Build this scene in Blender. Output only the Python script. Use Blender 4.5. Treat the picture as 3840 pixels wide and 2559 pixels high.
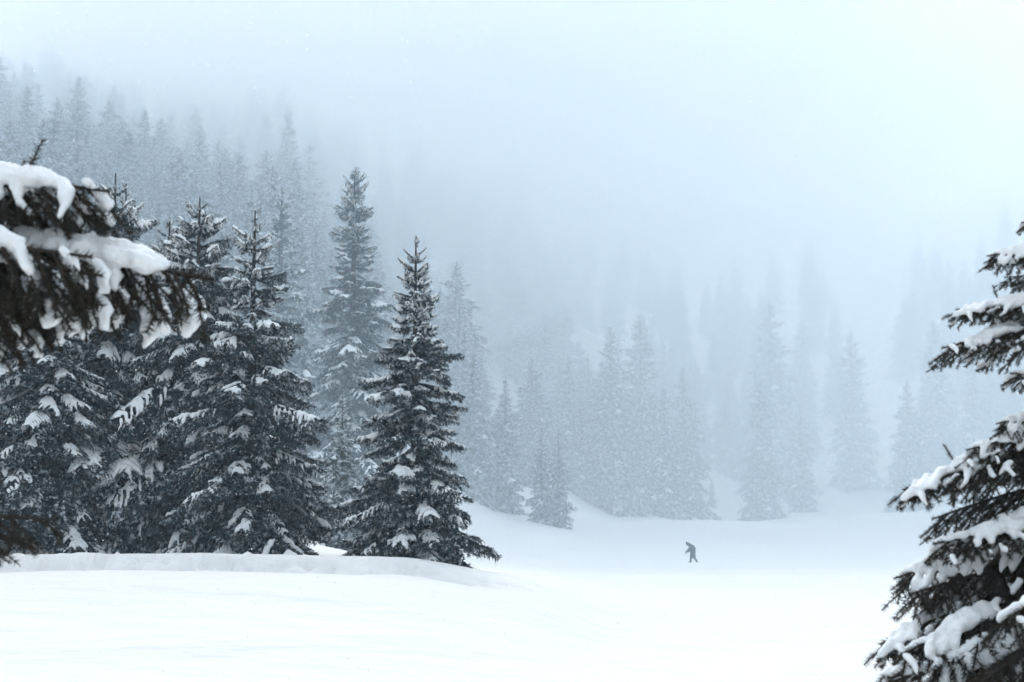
import bpy, bmesh, math
import numpy as np
from mathutils import Vector, Matrix

R = math.radians
for o in list(bpy.data.objects):
    bpy.data.objects.remove(o)
scene = bpy.context.scene
COL = scene.collection

# ------------------------------------------------------------------ camera
EYE = 1.65
FPX = 50 / 36 * 3840              # focal length in photo pixels
PITCH = math.atan((1900 - 1279.5) / FPX)
cam_data = bpy.data.cameras.new('camera')
cam = bpy.data.objects.new('camera', cam_data)
COL.objects.link(cam)
cam.location = (0, 0, EYE)
cam.rotation_euler = (R(90) + PITCH, 0, 0)
cam_data.lens = 50
cam_data.sensor_width = 36
cam_data.clip_start = 0.05
cam_data.clip_end = 6000
cam_data.dof.use_dof = True
cam_data.dof.focus_distance = 22
cam_data.dof.aperture_fstop = 7.1
scene.camera = cam

# ------------------------------------------------------------------ sky, sun, exposure
SUN_ELEV, SUN_AZ = R(40), R(-10)    # azimuth to the right of the view direction
world = bpy.data.worlds.new('World')
scene.world = world
world.use_nodes = True
wn = world.node_tree
wn.nodes.clear()
sky = wn.nodes.new('ShaderNodeTexSky')
sky.sky_type = 'NISHITA'
sky.sun_disc = False
sky.sun_elevation = SUN_ELEV
sky.sun_rotation = SUN_AZ
sky.dust_density = 5.0
sky.air_density = 1.0
hsv = wn.nodes.new('ShaderNodeHueSaturation')
hsv.inputs['Saturation'].default_value = 0.22   # cloud veil bleaches the blue
bg = wn.nodes.new('ShaderNodeBackground')
bg.inputs['Strength'].default_value = 0.15
wo = wn.nodes.new('ShaderNodeOutputWorld')
wn.links.new(sky.outputs[0], hsv.inputs['Color'])
wn.links.new(hsv.outputs[0], bg.inputs['Color'])
wn.links.new(bg.outputs[0], wo.inputs[0])

sun_data = bpy.data.lights.new('sun', 'SUN')
sun_data.energy = 0.6
sun_data.angle = R(25)
sun_data.color = (1.0, 0.96, 0.90)
sun = bpy.data.objects.new('sun', sun_data)
COL.objects.link(sun)
sd = Vector((math.sin(SUN_AZ) * math.cos(SUN_ELEV), math.cos(SUN_AZ) * math.cos(SUN_ELEV), math.sin(SUN_ELEV)))
sun.rotation_euler = sd.to_track_quat('Z', 'Y').to_euler()

vs = scene.view_settings
vs.view_transform = 'Standard'
vs.look = 'None'
vs.gamma = 1
vs.use_curve_mapping = False
vs.exposure = 1.24
cy = scene.cycles
cy.volume_bounces = 5
cy.max_bounces = 6
cy.diffuse_bounces = 3
cy.glossy_bounces = 2
cy.transparent_max_bounces = 8
cy.use_adaptive_sampling = True
cy.adaptive_threshold = 0.05
cy.use_denoising = True
try:
    cy.denoiser = 'OPENIMAGEDENOISE'
    cy.denoising_input_passes = 'RGB_ALBEDO_NORMAL'
    cy.denoising_prefilter = 'ACCURATE'
except Exception:
    pass
cy.sample_clamp_indirect = 4.0
HAZE_DENSITY = 0.0016


# ------------------------------------------------------------------ helpers
def P(px, py, depth):
    """world point at a forward distance, seen at photo pixel (px, py)"""
    f = Vector((0, math.cos(PITCH), math.sin(PITCH)))
    u = Vector((0, -math.sin(PITCH), math.cos(PITCH)))
    d = f + Vector((1, 0, 0)) * ((px - 1920) / FPX) + u * ((1279.5 - py) / FPX)
    return Vector((0, 0, EYE)) + d * (depth / d.y)


def mesh_from(name, v, f, mat, smooth=False):
    """v (n,3), f (m,3|4) numpy -> mesh"""
    me = bpy.data.meshes.new(name)
    v = np.ascontiguousarray(v, dtype=np.float32)
    f = np.ascontiguousarray(f, dtype=np.int32)
    n, k = f.shape
    me.vertices.add(len(v))
    me.vertices.foreach_set('co', v.ravel())
    me.loops.add(n * k)
    me.loops.foreach_set('vertex_index', f.ravel())
    me.polygons.add(n)
    me.polygons.foreach_set('loop_start', np.arange(0, n * k, k, dtype=np.int32))
    if smooth:
        me.polygons.foreach_set('use_smooth', np.ones(n, dtype=bool))
    me.update(calc_edges=True)
    if mat:
        me.materials.append(mat)
    return me


def obj(name, me, parent=None):
    o = bpy.data.objects.new(name, me)
    COL.objects.link(o)
    if parent:
        o.parent = parent
    return o


def tag(o, label=None, cat=None, group=None, kind=None):
    if label: o['label'] = label
    if cat: o['category'] = cat
    if group: o['group'] = group
    if kind: o['kind'] = kind
    return o


def empty(name, loc, rz=0, s=1.0):
    o = bpy.data.objects.new(name, None)
    COL.objects.link(o)
    o.location = loc
    o.rotation_euler = (0, 0, rz)
    o.scale = (s, s, s)
    return o


def smooth01(x):
    x = np.clip(x, 0, 1)
    return x * x * (3 - 2 * x)


def hash2(ix, iy, seed):
    n = (ix.astype(np.int64) * 374761393 + iy.astype(np.int64) * 668265263 + seed * 974711) & 0x7fffffff
    n = ((n ^ (n >> 13)) * 1274126177) & 0x7fffffff
    return ((n ^ (n >> 16)) & 0xffff) / 65535.0


def vnoise(x, y, seed=0):
    ix, iy = np.floor(x), np.floor(y)
    fx, fy = x - ix, y - iy
    fx, fy = fx * fx * (3 - 2 * fx), fy * fy * (3 - 2 * fy)
    a = hash2(ix, iy, seed); b = hash2(ix + 1, iy, seed)
    c = hash2(ix, iy + 1, seed); d = hash2(ix + 1, iy + 1, seed)
    return (a + (b - a) * fx) * (1 - fy) + (c + (d - c) * fx) * fy - 0.5


def fbm(x, y, seed=0, octaves=4):
    s, a = 0, 1.0
    for k in range(octaves):
        s = s + a * vnoise(x * 2 ** k, y * 2 ** k, seed + k)
        a *= 0.5
    return s


# ------------------------------------------------------------------ materials
def principled(name, col, rough=0.8, spec=0.2):
    m = bpy.data.materials.new(name)
    m.use_nodes = True
    b = m.node_tree.nodes['Principled BSDF']
    b.inputs['Base Color'].default_value = (*col, 1)
    b.inputs['Roughness'].default_value = rough
    b.inputs['Specular IOR Level'].default_value = spec
    return m, m.node_tree, b


def add_bump(nt, b, layers, dist=0.02):
    """layers: (scale, strength, detail); object coordinates"""
    tc = nt.nodes.new('ShaderNodeTexCoord')
    prev = None
    for sc, st, det in layers:
        n = nt.nodes.new('ShaderNodeTexNoise')
        n.inputs['Scale'].default_value = sc
        n.inputs['Detail'].default_value = det
        nt.links.new(tc.outputs['Object'], n.inputs['Vector'])
        bu = nt.nodes.new('ShaderNodeBump')
        bu.inputs['Strength'].default_value = st
        bu.inputs['Distance'].default_value = dist
        nt.links.new(n.outputs[0], bu.inputs['Height'])
        if prev:
            nt.links.new(prev.outputs[0], bu.inputs['Normal'])
        prev = bu
    nt.links.new(prev.outputs[0], b.inputs['Normal'])


M_snow, nt, b = principled('snow_on_trees', (0.86, 0.865, 0.865), 0.7, 0.15)
add_bump(nt, b, [(28, 0.5, 4), (110, 0.6, 4)], 0.012)

M_ground, nt, b = principled('snow_field', (0.78, 0.765, 0.745), 0.75, 0.12)
tc = nt.nodes.new('ShaderNodeTexCoord')
mp = nt.nodes.new('ShaderNodeMapping')
mp.inputs['Scale'].default_value = (0.35, 1.0, 1.0)
mp.inputs['Rotation'].default_value = (0, 0, R(12))
nt.links.new(tc.outputs['Object'], mp.inputs['Vector'])
prev = None
for sc, st, dist in ((0.9, 0.9, 0.20), (4.0, 0.8, 0.055), (22, 0.6, 0.014)):
    n = nt.nodes.new('ShaderNodeTexNoise')
    n.inputs['Scale'].default_value = sc
    n.inputs['Detail'].default_value = 4
    nt.links.new(mp.outputs[0], n.inputs['Vector'])
    bu = nt.nodes.new('ShaderNodeBump')
    bu.inputs['Strength'].default_value = st
    bu.inputs['Distance'].default_value = dist
    nt.links.new(n.outputs[0], bu.inputs['Height'])
    if prev:
        nt.links.new(prev.outputs[0], bu.inputs['Normal'])
    prev = bu
nt.links.new(prev.outputs[0], b.inputs['Normal'])


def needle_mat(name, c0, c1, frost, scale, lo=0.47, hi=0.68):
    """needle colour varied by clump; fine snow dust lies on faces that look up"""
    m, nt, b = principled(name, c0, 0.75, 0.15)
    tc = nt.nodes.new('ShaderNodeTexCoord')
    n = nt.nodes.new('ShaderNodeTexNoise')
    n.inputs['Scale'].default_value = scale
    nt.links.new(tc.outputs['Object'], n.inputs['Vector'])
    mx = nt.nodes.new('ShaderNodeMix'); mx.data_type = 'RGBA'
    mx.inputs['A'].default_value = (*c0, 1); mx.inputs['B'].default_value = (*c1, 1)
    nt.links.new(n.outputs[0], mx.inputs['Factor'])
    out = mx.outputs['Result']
    if frost > 0:
        n2 = nt.nodes.new('ShaderNodeTexNoise')
        n2.inputs['Scale'].default_value = scale * 1.7
        n2.inputs['Detail'].default_value = 3
        nt.links.new(tc.outputs['Object'], n2.inputs['Vector'])
        ramp = nt.nodes.new('ShaderNodeMapRange')
        ramp.inputs['From Min'].default_value = lo
        ramp.inputs['From Max'].default_value = hi
        ramp.inputs['To Max'].default_value = frost
        nt.links.new(n2.outputs[0], ramp.inputs['Value'])
        mx2 = nt.nodes.new('ShaderNodeMix'); mx2.data_type = 'RGBA'
        nt.links.new(ramp.outputs[0], mx2.inputs['Factor'])
        nt.links.new(out, mx2.inputs['A'])
        mx2.inputs['B'].default_value = (0.75, 0.79, 0.83, 1)
        out = mx2.outputs['Result']
    nt.links.new(out, b.inputs['Base Color'])
    return m


M_fg = needle_mat('needles_foreground', (0.018, 0.017, 0.011), (0.034, 0.028, 0.018), 0.0, 9)
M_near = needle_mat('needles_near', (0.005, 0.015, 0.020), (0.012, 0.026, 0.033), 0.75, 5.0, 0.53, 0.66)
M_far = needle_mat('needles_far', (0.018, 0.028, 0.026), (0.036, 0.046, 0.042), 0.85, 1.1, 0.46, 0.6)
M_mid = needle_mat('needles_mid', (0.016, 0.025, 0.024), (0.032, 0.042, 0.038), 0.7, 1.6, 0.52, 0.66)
M_bark, nt, b = principled('bark', (0.045, 0.036, 0.03), 0.9, 0.1)
add_bump(nt, b, [(14, 0.6, 4)], 0.02)
M_flake = bpy.data.materials.new('snowflake')
M_flake.use_nodes = True
nt = M_flake.node_tree
nt.nodes.clear()
df = nt.nodes.new('ShaderNodeBsdfDiffuse'); df.inputs['Color'].default_value = (0.95, 0.95, 0.95, 1)
tl = nt.nodes.new('ShaderNodeBsdfTranslucent'); tl.inputs['Color'].default_value = (0.95, 0.95, 0.95, 1)
ms = nt.nodes.new('ShaderNodeMixShader'); ms.inputs[0].default_value = 0.5
mo = nt.nodes.new('ShaderNodeOutputMaterial')
nt.links.new(df.outputs[0], ms.inputs[1]); nt.links.new(tl.outputs[0], ms.inputs[2]); nt.links.new(ms.outputs[0], mo.inputs['Surface'])
M_cloth, nt, b = principled('dark_wool_coat', (0.045, 0.058, 0.07), 0.95, 0.05)
add_bump(nt, b, [(60, 0.4, 3)], 0.01)
M_cloth2, nt, b = principled('dark_trousers', (0.05, 0.062, 0.075), 0.95, 0.05)
M_skin, _, _ = principled('skin', (0.42, 0.27, 0.2), 0.6, 0.3)

# ------------------------------------------------------------------ terrain
COLS = np.array([-1500, 0, 900, 1500, 1900, 2300, 2800, 3400, 4200, 5600], float)
ROWS = np.array([4, 12.5, 15.5, 17.8, 21, 27, 60, 120, 150, 200, 280, 340, 500, 800, 1700], float)
ZT = np.array([
    # -1500   0     900   1500  1900  2300  2800  3400  4200  5600
    [0.00,  0.00, 0.00, 0.00, 0.00, 0.00, 0.00, 0.00, 0.00, 0.00],   # 4
    [0.02,  0.02, 0.02, 0.02, 0.02, 0.00, 0.00, 0.00, 0.00, 0.00],   # 12.5
    [0.47,  0.47, 0.46, 0.40, 0.24, 0.06, -.02, -.03, -.03, -.03],   # 15.5
    [0.78,  0.80, 0.80, 0.79, 0.55, 0.08, -.06, -.08, -.08, -.08],   # 17.8
    [0.74,  0.74, 0.74, 0.76, 0.62, 0.08, -.14, -.17, -.18, -.18],   # 21
    [0.85,  0.82, 0.78, 0.70, 0.40, -.20, -.34, -.40, -.40, -.40],   # 27
    [1.60,  1.30, 0.80, -.30, -1.0, -1.3, -1.4, -1.4, -1.4, -1.0],   # 60
    [8.00,  6.00, 3.00, -.60, -2.0, -2.8, -2.9, -2.9, -2.6, 0.00],   # 120
    [18.0, 16.0, 9.00, 1.50, -1.2, -2.6, -3.0, -3.0, -2.0, 4.00],    # 150
    [38.0, 36.0, 24.0, 9.00, 0.40, -2.2, -2.7, -2.7, 0.00, 14.0],    # 200
    [72.0, 68.0, 52.0, 28.0, 10.0, 0.00, -1.8, -1.6, 8.00, 40.0],    # 280
    [94.0, 88.0, 72.0, 48.0, 30.0, 13.0, -.60, 1.20, 26.0, 68.0],    # 340
    [146., 140., 126., 108., 94.0, 76.0, 58.0, 64.0, 90.0, 124.],    # 500
    [190., 188., 186., 184., 184., 176., 168., 168., 176., 190.],    # 800
    [232., 232., 232., 232., 232., 232., 232., 232., 232., 232.]])   # 1700
FAR = np.interp(ROWS, [60, 120, 340, 800, 1700], [1, 1.06, 1.17, 1.17, 1.0])
ROWS = ROWS * FAR
ZT = ZT * FAR[:, None]
LR = np.log(ROWS)


def fd(d):
    """forward distance of a place on the rescaled far ground"""
    return d * float(np.interp(d, [60, 120, 340, 800, 1700], [1, 1.06, 1.17, 1.17, 1.0]))



def _hermite_rows(zc, ly):
    """monotone-ish cubic along log depth for columns already blended: zc (n, rows)"""
    k = np.clip(np.searchsorted(LR, ly) - 1, 0, len(LR) - 2)
    n = np.arange(len(ly))
    h = LR[k + 1] - LR[k]
    t = np.clip((ly - LR[k]) / h, 0, 1)
    d = np.diff(zc, axis=1) / np.diff(LR)
    m = np.zeros_like(zc)
    m[:, 1:-1] = np.where(d[:, 1:] * d[:, :-1] > 0, 2 * d[:, 1:] * d[:, :-1] / (d[:, 1:] + d[:, :-1] + 1e-12), 0)
    m[:, -1] = d[:, -1] * 0.3
    z0, z1, m0, m1 = zc[n, k], zc[n, k + 1], m[n, k], m[n, k + 1]
    t2, t3 = t * t, t * t * t
    return (2 * t3 - 3 * t2 + 1) * z0 + (t3 - 2 * t2 + t) * h * m0 + (-2 * t3 + 3 * t2) * z1 + (t3 - t2) * h * m1


def bank_profile(x, y):
    """ploughed snow ridge along the left, ending near x = 0.5"""
    along = smooth01((0.6 - x + 0.5 * vnoise(x * 0.9, y * 0.8, 51)) / 2.6) * smooth01((x + 60) / 20)
    yc = 20.1 + 0.25 * vnoise(x * 0.35, x * 0 + 3.1, 5) + np.clip(-x - 9, 0, 99) * 0.02
    h = 0.21 + 0.06 * vnoise(x * 0.5, x * 0 + 7.7, 9) + 0.02 * vnoise(x * 1.6, x * 0 + 1.7, 19)
    d = y - yc
    front = smooth01((d + 0.75) / 0.60)       # steep lumpy face towards the camera
    back = 1 - smooth01((d - 0.15) / 2.2)
    lump = (0.5 * fbm(x * 2.2, y * 2.6 + 5, 31, 4) - np.abs(fbm(x * 3.4, y * 2.4 + 9, 37, 3)) + 0.15) * 0.46 * smooth01((d + 1.0) / 0.3) * (1 - smooth01((d + 0.45) / 0.35))
    groove = -0.09 * np.exp(-((d + 0.85) / 0.3) ** 2)
    return along * (h * front * back + lump + groove)


def terrain(x, y, fine=True):
    x = np.atleast_1d(np.asarray(x, float)).ravel(); y = np.atleast_1d(np.asarray(y, float)).ravel()
    yy = np.clip(y, 4, 1700)
    c = np.clip(1920 + FPX * x / np.maximum(yy, 14), COLS[0], COLS[-1])
    j = np.clip(np.searchsorted(COLS, c) - 1, 0, len(COLS) - 2)
    t = (c - COLS[j]) / (COLS[j + 1] - COLS[j])
    t = 0.5 * t + 0.5 * t * t * (3 - 2 * t)
    zc = ZT[:, j].T * (1 - t[:, None]) + ZT[:, j + 1].T * t[:, None]
    z = _hermite_rows(zc, np.log(yy))
    far = smooth01((y - 40) / 120)
    z = z + fbm(x / 45, y / 45, 3, 4) * 5.0 * smooth01((y - 150) / 200) + fbm(x / 14, y / 14, 4, 3) * 0.35 * smooth01((y - 25) / 40)
    z = z + fbm(x / 5.0, y / 3.2, 8, 3) * 0.07 * smooth01((y + 5) / 10) * (1 - far)
    if fine:
        z = z + bank_profile(x, y)
        near = 1 - smooth01((y - 60) / 60)
        # wind-carved ripples and small pits in the near snow
        z = z + near * 0.030 * fbm(x * 0.7 + y * 0.25, y * 2.0 - x * 0.2, 12, 4)
        z = z + near * 0.05 * np.abs(fbm(x * 0.22 + 3, y * 0.5 + x * 0.12, 15, 3))
        pit = vnoise(x * 3.0, y * 3.0, 41)
        z = z - near * 0.16 * np.clip(pit - 0.34, 0, 1) * smooth01((vnoise(x * 0.3, y * 0.3, 44) + 0.1) * 4)
        # an old filled-in track running across the field, right of the middle
        tr = np.abs(y - 47 - 0.25 * x + 0.6 * np.sin(x * 0.6))
        z = z - 0.05 * np.exp(-(tr / 0.5) ** 2) * smooth01((x - 0) / 4)
    return z


def gz(x, y):
    return float(terrain([x], [y])[0])


def lines(a, fine0, fine1, step, b, grow):
    out = list(np.arange(fine0, fine1, step))
    v, s = fine1, step
    while v < b:
        out.append(v); s *= grow; v += s
    out.append(b)
    v, s = fine0 - step, step
    low = []
    while v > a:
        low.append(v); s *= grow; v -= s
    low.append(a)
    return np.array(low[::-1] + out)


gx = lines(-1500, -8.5, 4.5, 0.06, 1500, 1.09)
gy = lines(-120, 11.5, 23.0, 0.06, 1700, 1.05)
X, Y = np.meshgrid(gx, gy)
Z = terrain(X, Y)
nx, ny = len(gx), len(gy)
idx = np.arange(nx * ny).reshape(ny, nx)
faces = np.stack([idx[:-1, :-1], idx[:-1, 1:], idx[1:, 1:], idx[1:, :-1]], -1).reshape(-1, 4)
ground = obj('snow_ground', mesh_from('snow_ground', np.stack([X.ravel(), Y.ravel(), Z], 1), faces, M_ground, True))
tag(ground, 'wide white snow field rising into the hillsides', 'snow', kind='structure')

# ------------------------------------------------------------------ haze
zmin, ztop = float(Z.min()), float(Z.max()) + 45.0
bm = bmesh.new()
bmesh.ops.create_cube(bm, size=1)
for v in bm.verts:
    v.co = Vector((v.co.x * 3200, 790 + v.co.y * 2000, zmin - 1 if v.co.z < 0 else ztop))
me = bpy.data.meshes.new('haze'); bm.to_mesh(me); bm.free()
M_haze = bpy.data.materials.new('snow_haze')
M_haze.use_nodes = True
nt = M_haze.node_tree
nt.nodes.clear()
pv = nt.nodes.new('ShaderNodeVolumePrincipled')
pv.inputs['Color'].default_value = (0.72, 0.885, 1.0, 1)
pv.inputs['Density'].default_value = HAZE_DENSITY
pv.inputs['Anisotropy'].default_value = 0.25
mo = nt.nodes.new('ShaderNodeOutputMaterial')
nt.links.new(pv.outputs[0], mo.inputs['Volume'])
me.materials.append(M_haze)
haze = obj('haze', me)
tag(haze, 'pale blowing snow haze filling the valley', 'haze', kind='stuff')

# drifting banks of blown snow: closed lumpy bodies of even, pale volume lying in the valley and on the slopes
def mist_material(density):
    m = bpy.data.materials.new('drifting_snow_mist')
    m.use_nodes = True
    nt = m.node_tree
    nt.nodes.clear()
    mv = nt.nodes.new('ShaderNodeVolumePrincipled')
    mv.inputs['Color'].default_value = (0.96, 0.98, 1.0, 1)
    mv.inputs['Density'].default_value = density
    mv.inputs['Anisotropy'].default_value = 0.30
    mo = nt.nodes.new('ShaderNodeOutputMaterial')
    nt.links.new(mv.outputs[0], mo.inputs['Volume'])
    return m


for seed, c, r, dens, lab in (
        (1, (190, 560, 125), (480, 340, 200), 0.0040, 'bright bank of blown snow hiding the slope across the field'),
        (2, (-150, 400, 150), (270, 240, 135), 0.0048, 'cloud of blown snow over the top of the left hillside'),
        (3, (0, 190, 6), (170, 125, 44), 0.0017, 'thin low drift of blown snow over the middle of the field')):
    bm = bmesh.new()
    bmesh.ops.create_icosphere(bm, subdivisions=5, radius=1)
    co = np.array([v.co[:] for v in bm.verts])
    w = 1 + 0.30 * (fbm(co[:, 0] * 1.7 + 9 * seed, co[:, 2] * 1.7 + co[:, 1] * 1.3, 60 + seed, 3))
    co = co * w[:, None] * np.array(r) + np.array(c)
    co[:, 2] = np.clip(co[:, 2], zmin - 0.6, ztop - 2)
    for v, p in zip(bm.verts, co): v.co = p
    me = bpy.data.meshes.new('mist_bank'); bm.to_mesh(me); bm.free()
    me.materials.append(mist_material(dens))
    tag(obj('mist_bank', me), lab, 'mist', 'drifting banks of blown snow', 'stuff')



# ------------------------------------------------------------------ spruce building blocks
def remesh(points, radii, voxel, sub=1, squash=0.8, smooth_it=2):
    """union of blobs -> smooth snow surface (v, f)"""
    bm = bmesh.new()
    bmesh.ops.create_icosphere(bm, subdivisions=sub, radius=1)
    sv = np.array([v.co[:] for v in bm.verts]); sf = np.array([[v.index for v in f.verts] for f in bm.faces])
    bm.free()
    n = len(points)
    sv = sv * np.array([1, 1, squash])
    V = (points[:, None, :] + sv[None] * radii[:, None, None]).reshape(-1, 3)
    F = (sf[None] + (np.arange(n) * len(sv))[:, None, None]).reshape(-1, 3)
    me = mesh_from('tmp', V, F, None)
    o = bpy.data.objects.new('tmp', me)
    COL.objects.link(o)
    m = o.modifiers.new('r', 'REMESH'); m.mode = 'VOXEL'; m.voxel_size = voxel
    if smooth_it:
        s = o.modifiers.new('s', 'SMOOTH'); s.iterations = smooth_it; s.factor = 0.5
    ev = o.evaluated_get(bpy.context.evaluated_depsgraph_get())
    m2 = ev.to_mesh()
    v = np.empty(len(m2.vertices) * 3, np.float32); m2.vertices.foreach_get('co', v)
    m2.calc_loop_triangles()
    f = np.empty(len(m2.loop_triangles) * 3, np.int32); m2.loop_triangles.foreach_get('vertices', f)
    ev.to_mesh_clear()
    bpy.data.objects.remove(o); bpy.data.meshes.remove(me)
    return v.reshape(-1, 3).astype(float), f.reshape(-1, 3)


def needles_on(segs, step, nlen, width, per, rng, ang=0.9):
    """segs (n,2,3): needle triangles spread round each shoot"""
    a, b_ = segs[:, 0], segs[:, 1]
    ln = np.linalg.norm(b_ - a, axis=1)
    cnt = np.maximum(1, np.round(ln / step).astype(int)) * per
    i = np.repeat(np.arange(len(segs)), cnt)
    n = len(i)
    u = rng.random(n)
    p = a[i] + (b_ - a)[i] * u[:, None]
    t = (b_ - a)[i] / np.maximum(ln[i], 1e-6)[:, None]
    ref = np.where(np.abs(t[:, 2:3]) > 0.9, np.array([[1.0, 0, 0]]), np.array([[0, 0, 1.0]]))
    s1 = np.cross(t, ref); s1 /= np.linalg.norm(s1, axis=1)[:, None]
    s2 = np.cross(t, s1)
    ph = rng.random(n) * 2 * np.pi
    rad = s1 * np.cos(ph)[:, None] + s2 * np.sin(ph)[:, None]
    an = ang * (0.75 + 0.5 * rng.random(n))
    d = t * np.cos(an)[:, None] + rad * np.sin(an)[:, None]
    L = nlen * (0.7 + 0.6 * rng.random(n))
    w = np.cross(d, rng.normal(size=(n, 3))); w /= np.linalg.norm(w, axis=1)[:, None] + 1e-9
    w *= (width * 0.5 * (0.8 + 0.4 * rng.random(n)))[:, None]
    tip = p + d * L[:, None]
    V = np.stack([p - w, p + w, tip], 1).reshape(-1, 3)
    F = np.arange(3 * n).reshape(-1, 3)
    return V, F


def tubes(segs, radii, k=4):
    """prisms along segments"""
    a, b_ = segs[:, 0], segs[:, 1]
    t = b_ - a
    t = t / np.maximum(np.linalg.norm(t, axis=1), 1e-6)[:, None]
    ref = np.where(np.abs(t[:, 2:3]) > 0.9, np.array([[1.0, 0, 0]]), np.array([[0, 0, 1.0]]))
    s1 = np.cross(t, ref); s1 /= np.linalg.norm(s1, axis=1)[:, None]
    s2 = np.cross(t, s1)
    an = np.arange(k) * 2 * np.pi / k
    ring = s1[:, None] * np.cos(an)[None, :, None] + s2[:, None] * np.sin(an)[None, :, None]
    V = np.concatenate([a[:, None] + ring * radii[:, 0][:, None, None], b_[:, None] + ring * radii[:, 1][:, None, None]], 1)
    q = np.arange(k)
    tri = np.concatenate([np.stack([q, (q + 1) % k, k + (q + 1) % k], 1), np.stack([q, k + (q + 1) % k, k + q], 1)])
    F = (tri[None] + (np.arange(len(segs)) * 2 * k)[:, None, None]).reshape(-1, 3)
    return V.reshape(-1, 3), F


def cat(parts):
    V, F, n = [], [], 0
    for v, f in parts:
        V.append(v); F.append(f + n); n += len(v)
    return np.concatenate(V), np.concatenate(F)


# unit-length sprays used by the standing trees -----------------------------------------
def spray(seed, detail):
    """flat spruce spray along +X; returns foliage and snow loads lying along its twigs"""
    rng = np.random.default_rng(seed)
    segs, kind = [], []
    ax = lambda t: np.array([t, 0.03 * math.sin(t * 4 + seed), 0.0])

    def shoot(p, d, length, droop, lvl):
        n = 3 if lvl < 2 else 2
        pts = [np.array(p, float)]
        d = np.array(d, float); d /= np.linalg.norm(d)
        for k in range(n):
            d = d + np.array([0, 0, -droop]); d /= np.linalg.norm(d)
            pts.append(pts[-1] + d * length / n)
        for k in range(n):
            segs.append((pts[k], pts[k + 1])); kind.append(lvl)
        return np.array(pts)

    S = np.linspace(0, 1, 9)
    for k in range(8):
        segs.append((ax(S[k]), ax(S[k + 1]))); kind.append(0)
    ntw = {1: 14, 2: 8}[detail]
    twigs = []
    for k in range(ntw):
        for side in (-1, 1):
            t = 0.14 + 0.82 * (k + 0.5 * (side > 0) + 0.3 * rng.random()) / ntw
            if t > 0.97: continue
            L = (0.40 * (1 - t) ** 0.75 + 0.10) * (0.75 + 0.45 * rng.random())
            pts = shoot(ax(t), (0.75, side * 0.85, 0.05), L, 0.10 + 0.12 * rng.random(), 1)
            ns = int(L / (0.055 if detail == 1 else 0.13))
            subs = []
            for q in range(ns):
                u = (q + 0.7) / (ns + 0.5)
                base = pts[0] + (pts[-1] - pts[0]) * u
                s2 = 1 if q % 2 else -1
                dd = (pts[-1] - pts[0]) / np.linalg.norm(pts[-1] - pts[0])
                sd_ = np.array([-dd[1], dd[0], 0]) * s2
                subs.append((u, shoot(base, dd * 0.8 + sd_ * 0.7, (0.05 + 0.10 * (1 - u)) * (0.7 + 0.6 * rng.random()), 0.2, 2)))
            twigs.append((t, pts, subs))
    segs = np.array(segs); kind = np.array(kind)
    if detail == 1:
        V, F = needles_on(segs, 0.022, 0.046, 0.016, 2, rng)
    else:
        V, F = needles_on(segs, 0.055, 0.11, 0.05, 1, rng)
    r0 = np.where(kind == 0, 0.012, 0.005)
    tv = tubes(segs[kind <= 1], np.stack([r0, r0 * 0.8], 1)[kind <= 1], 3)
    fol = cat([(V, F), tv])
    loads = []
    k0 = 0.66 if detail == 1 else 1.0
    st = 0.010 if detail == 1 else 0.035

    for variant in range(13):
        P_, R_ = [], []
        small = variant >= 8
        kk = k0 * (0.72 if small else 1.0)

        def run(pts, u0, u1, r):
            """blobs along a polyline between two fractions, thinning at both ends"""
            n = len(pts) - 1
            ln = np.linalg.norm(pts[-1] - pts[0])
            for u in np.arange(u0, u1, st / max(ln, 0.03)):
                if rng.random() < 0.12: continue
                f = min(u * n, n - 1e-6); i0 = int(f)
                q = pts[i0] + (pts[i0 + 1] - pts[i0]) * (f - i0)
                e = min(1, 0.45 + 4 * (u - u0), 0.35 + 4 * (u1 - u))
                rr_ = r * e * (0.55 + 0.8 * rng.random())
                P_.append(q + np.array([0, 0, rr_ * 0.7])); R_.append(rr_)
        axis = np.array([ax(t) for t in np.linspace(0, 1, 30)])
        for c in range(2 if variant % 3 else 1):
            s1 = 0.42 + 0.46 * rng.random(); s2 = min(0.98, s1 + (0.08 + 0.10 * rng.random() if small else 0.14 + 0.24 * rng.random()))
            run(axis, s1, s2, 0.050 * kk)
            for t, pts, subs in twigs:
                if s1 - 0.02 < t < s2 and rng.random() < 0.85:
                    e = (0.25 if small else 0.35) + (0.35 if small else 0.55) * rng.random()
                    run(pts, 0.0, e, 0.034 * kk)
                    for u, sp_ in subs:
                        if u < e and rng.random() < 0.35: run(sp_, 0.0, 0.7, 0.022 * kk)
        for c in range((4 if small else 1) + variant % 3):
            t, pts, subs = twigs[int(rng.integers(len(twigs) // 4, len(twigs)))]
            a = 0.2 * rng.random()
            run(pts, a + 0.1, a + 0.45 if small else 0.75 + 0.2 * rng.random(), 0.038 * kk)
            for u, sp_ in subs:
                if u > a and (not small or u < a + 0.5) and rng.random() < 0.7: run(sp_, 0.0, 0.8, 0.022 * kk)
        loads.append(remesh(np.array(P_), np.array(R_), 0.0108 if detail == 1 else 0.042, 1, 0.8, 1))
    return fol, loads


SPRAYS = {1: [spray(100 + k, 1) for k in range(4)], 2: [spray(200 + k, 2) for k in range(4)]}


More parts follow.
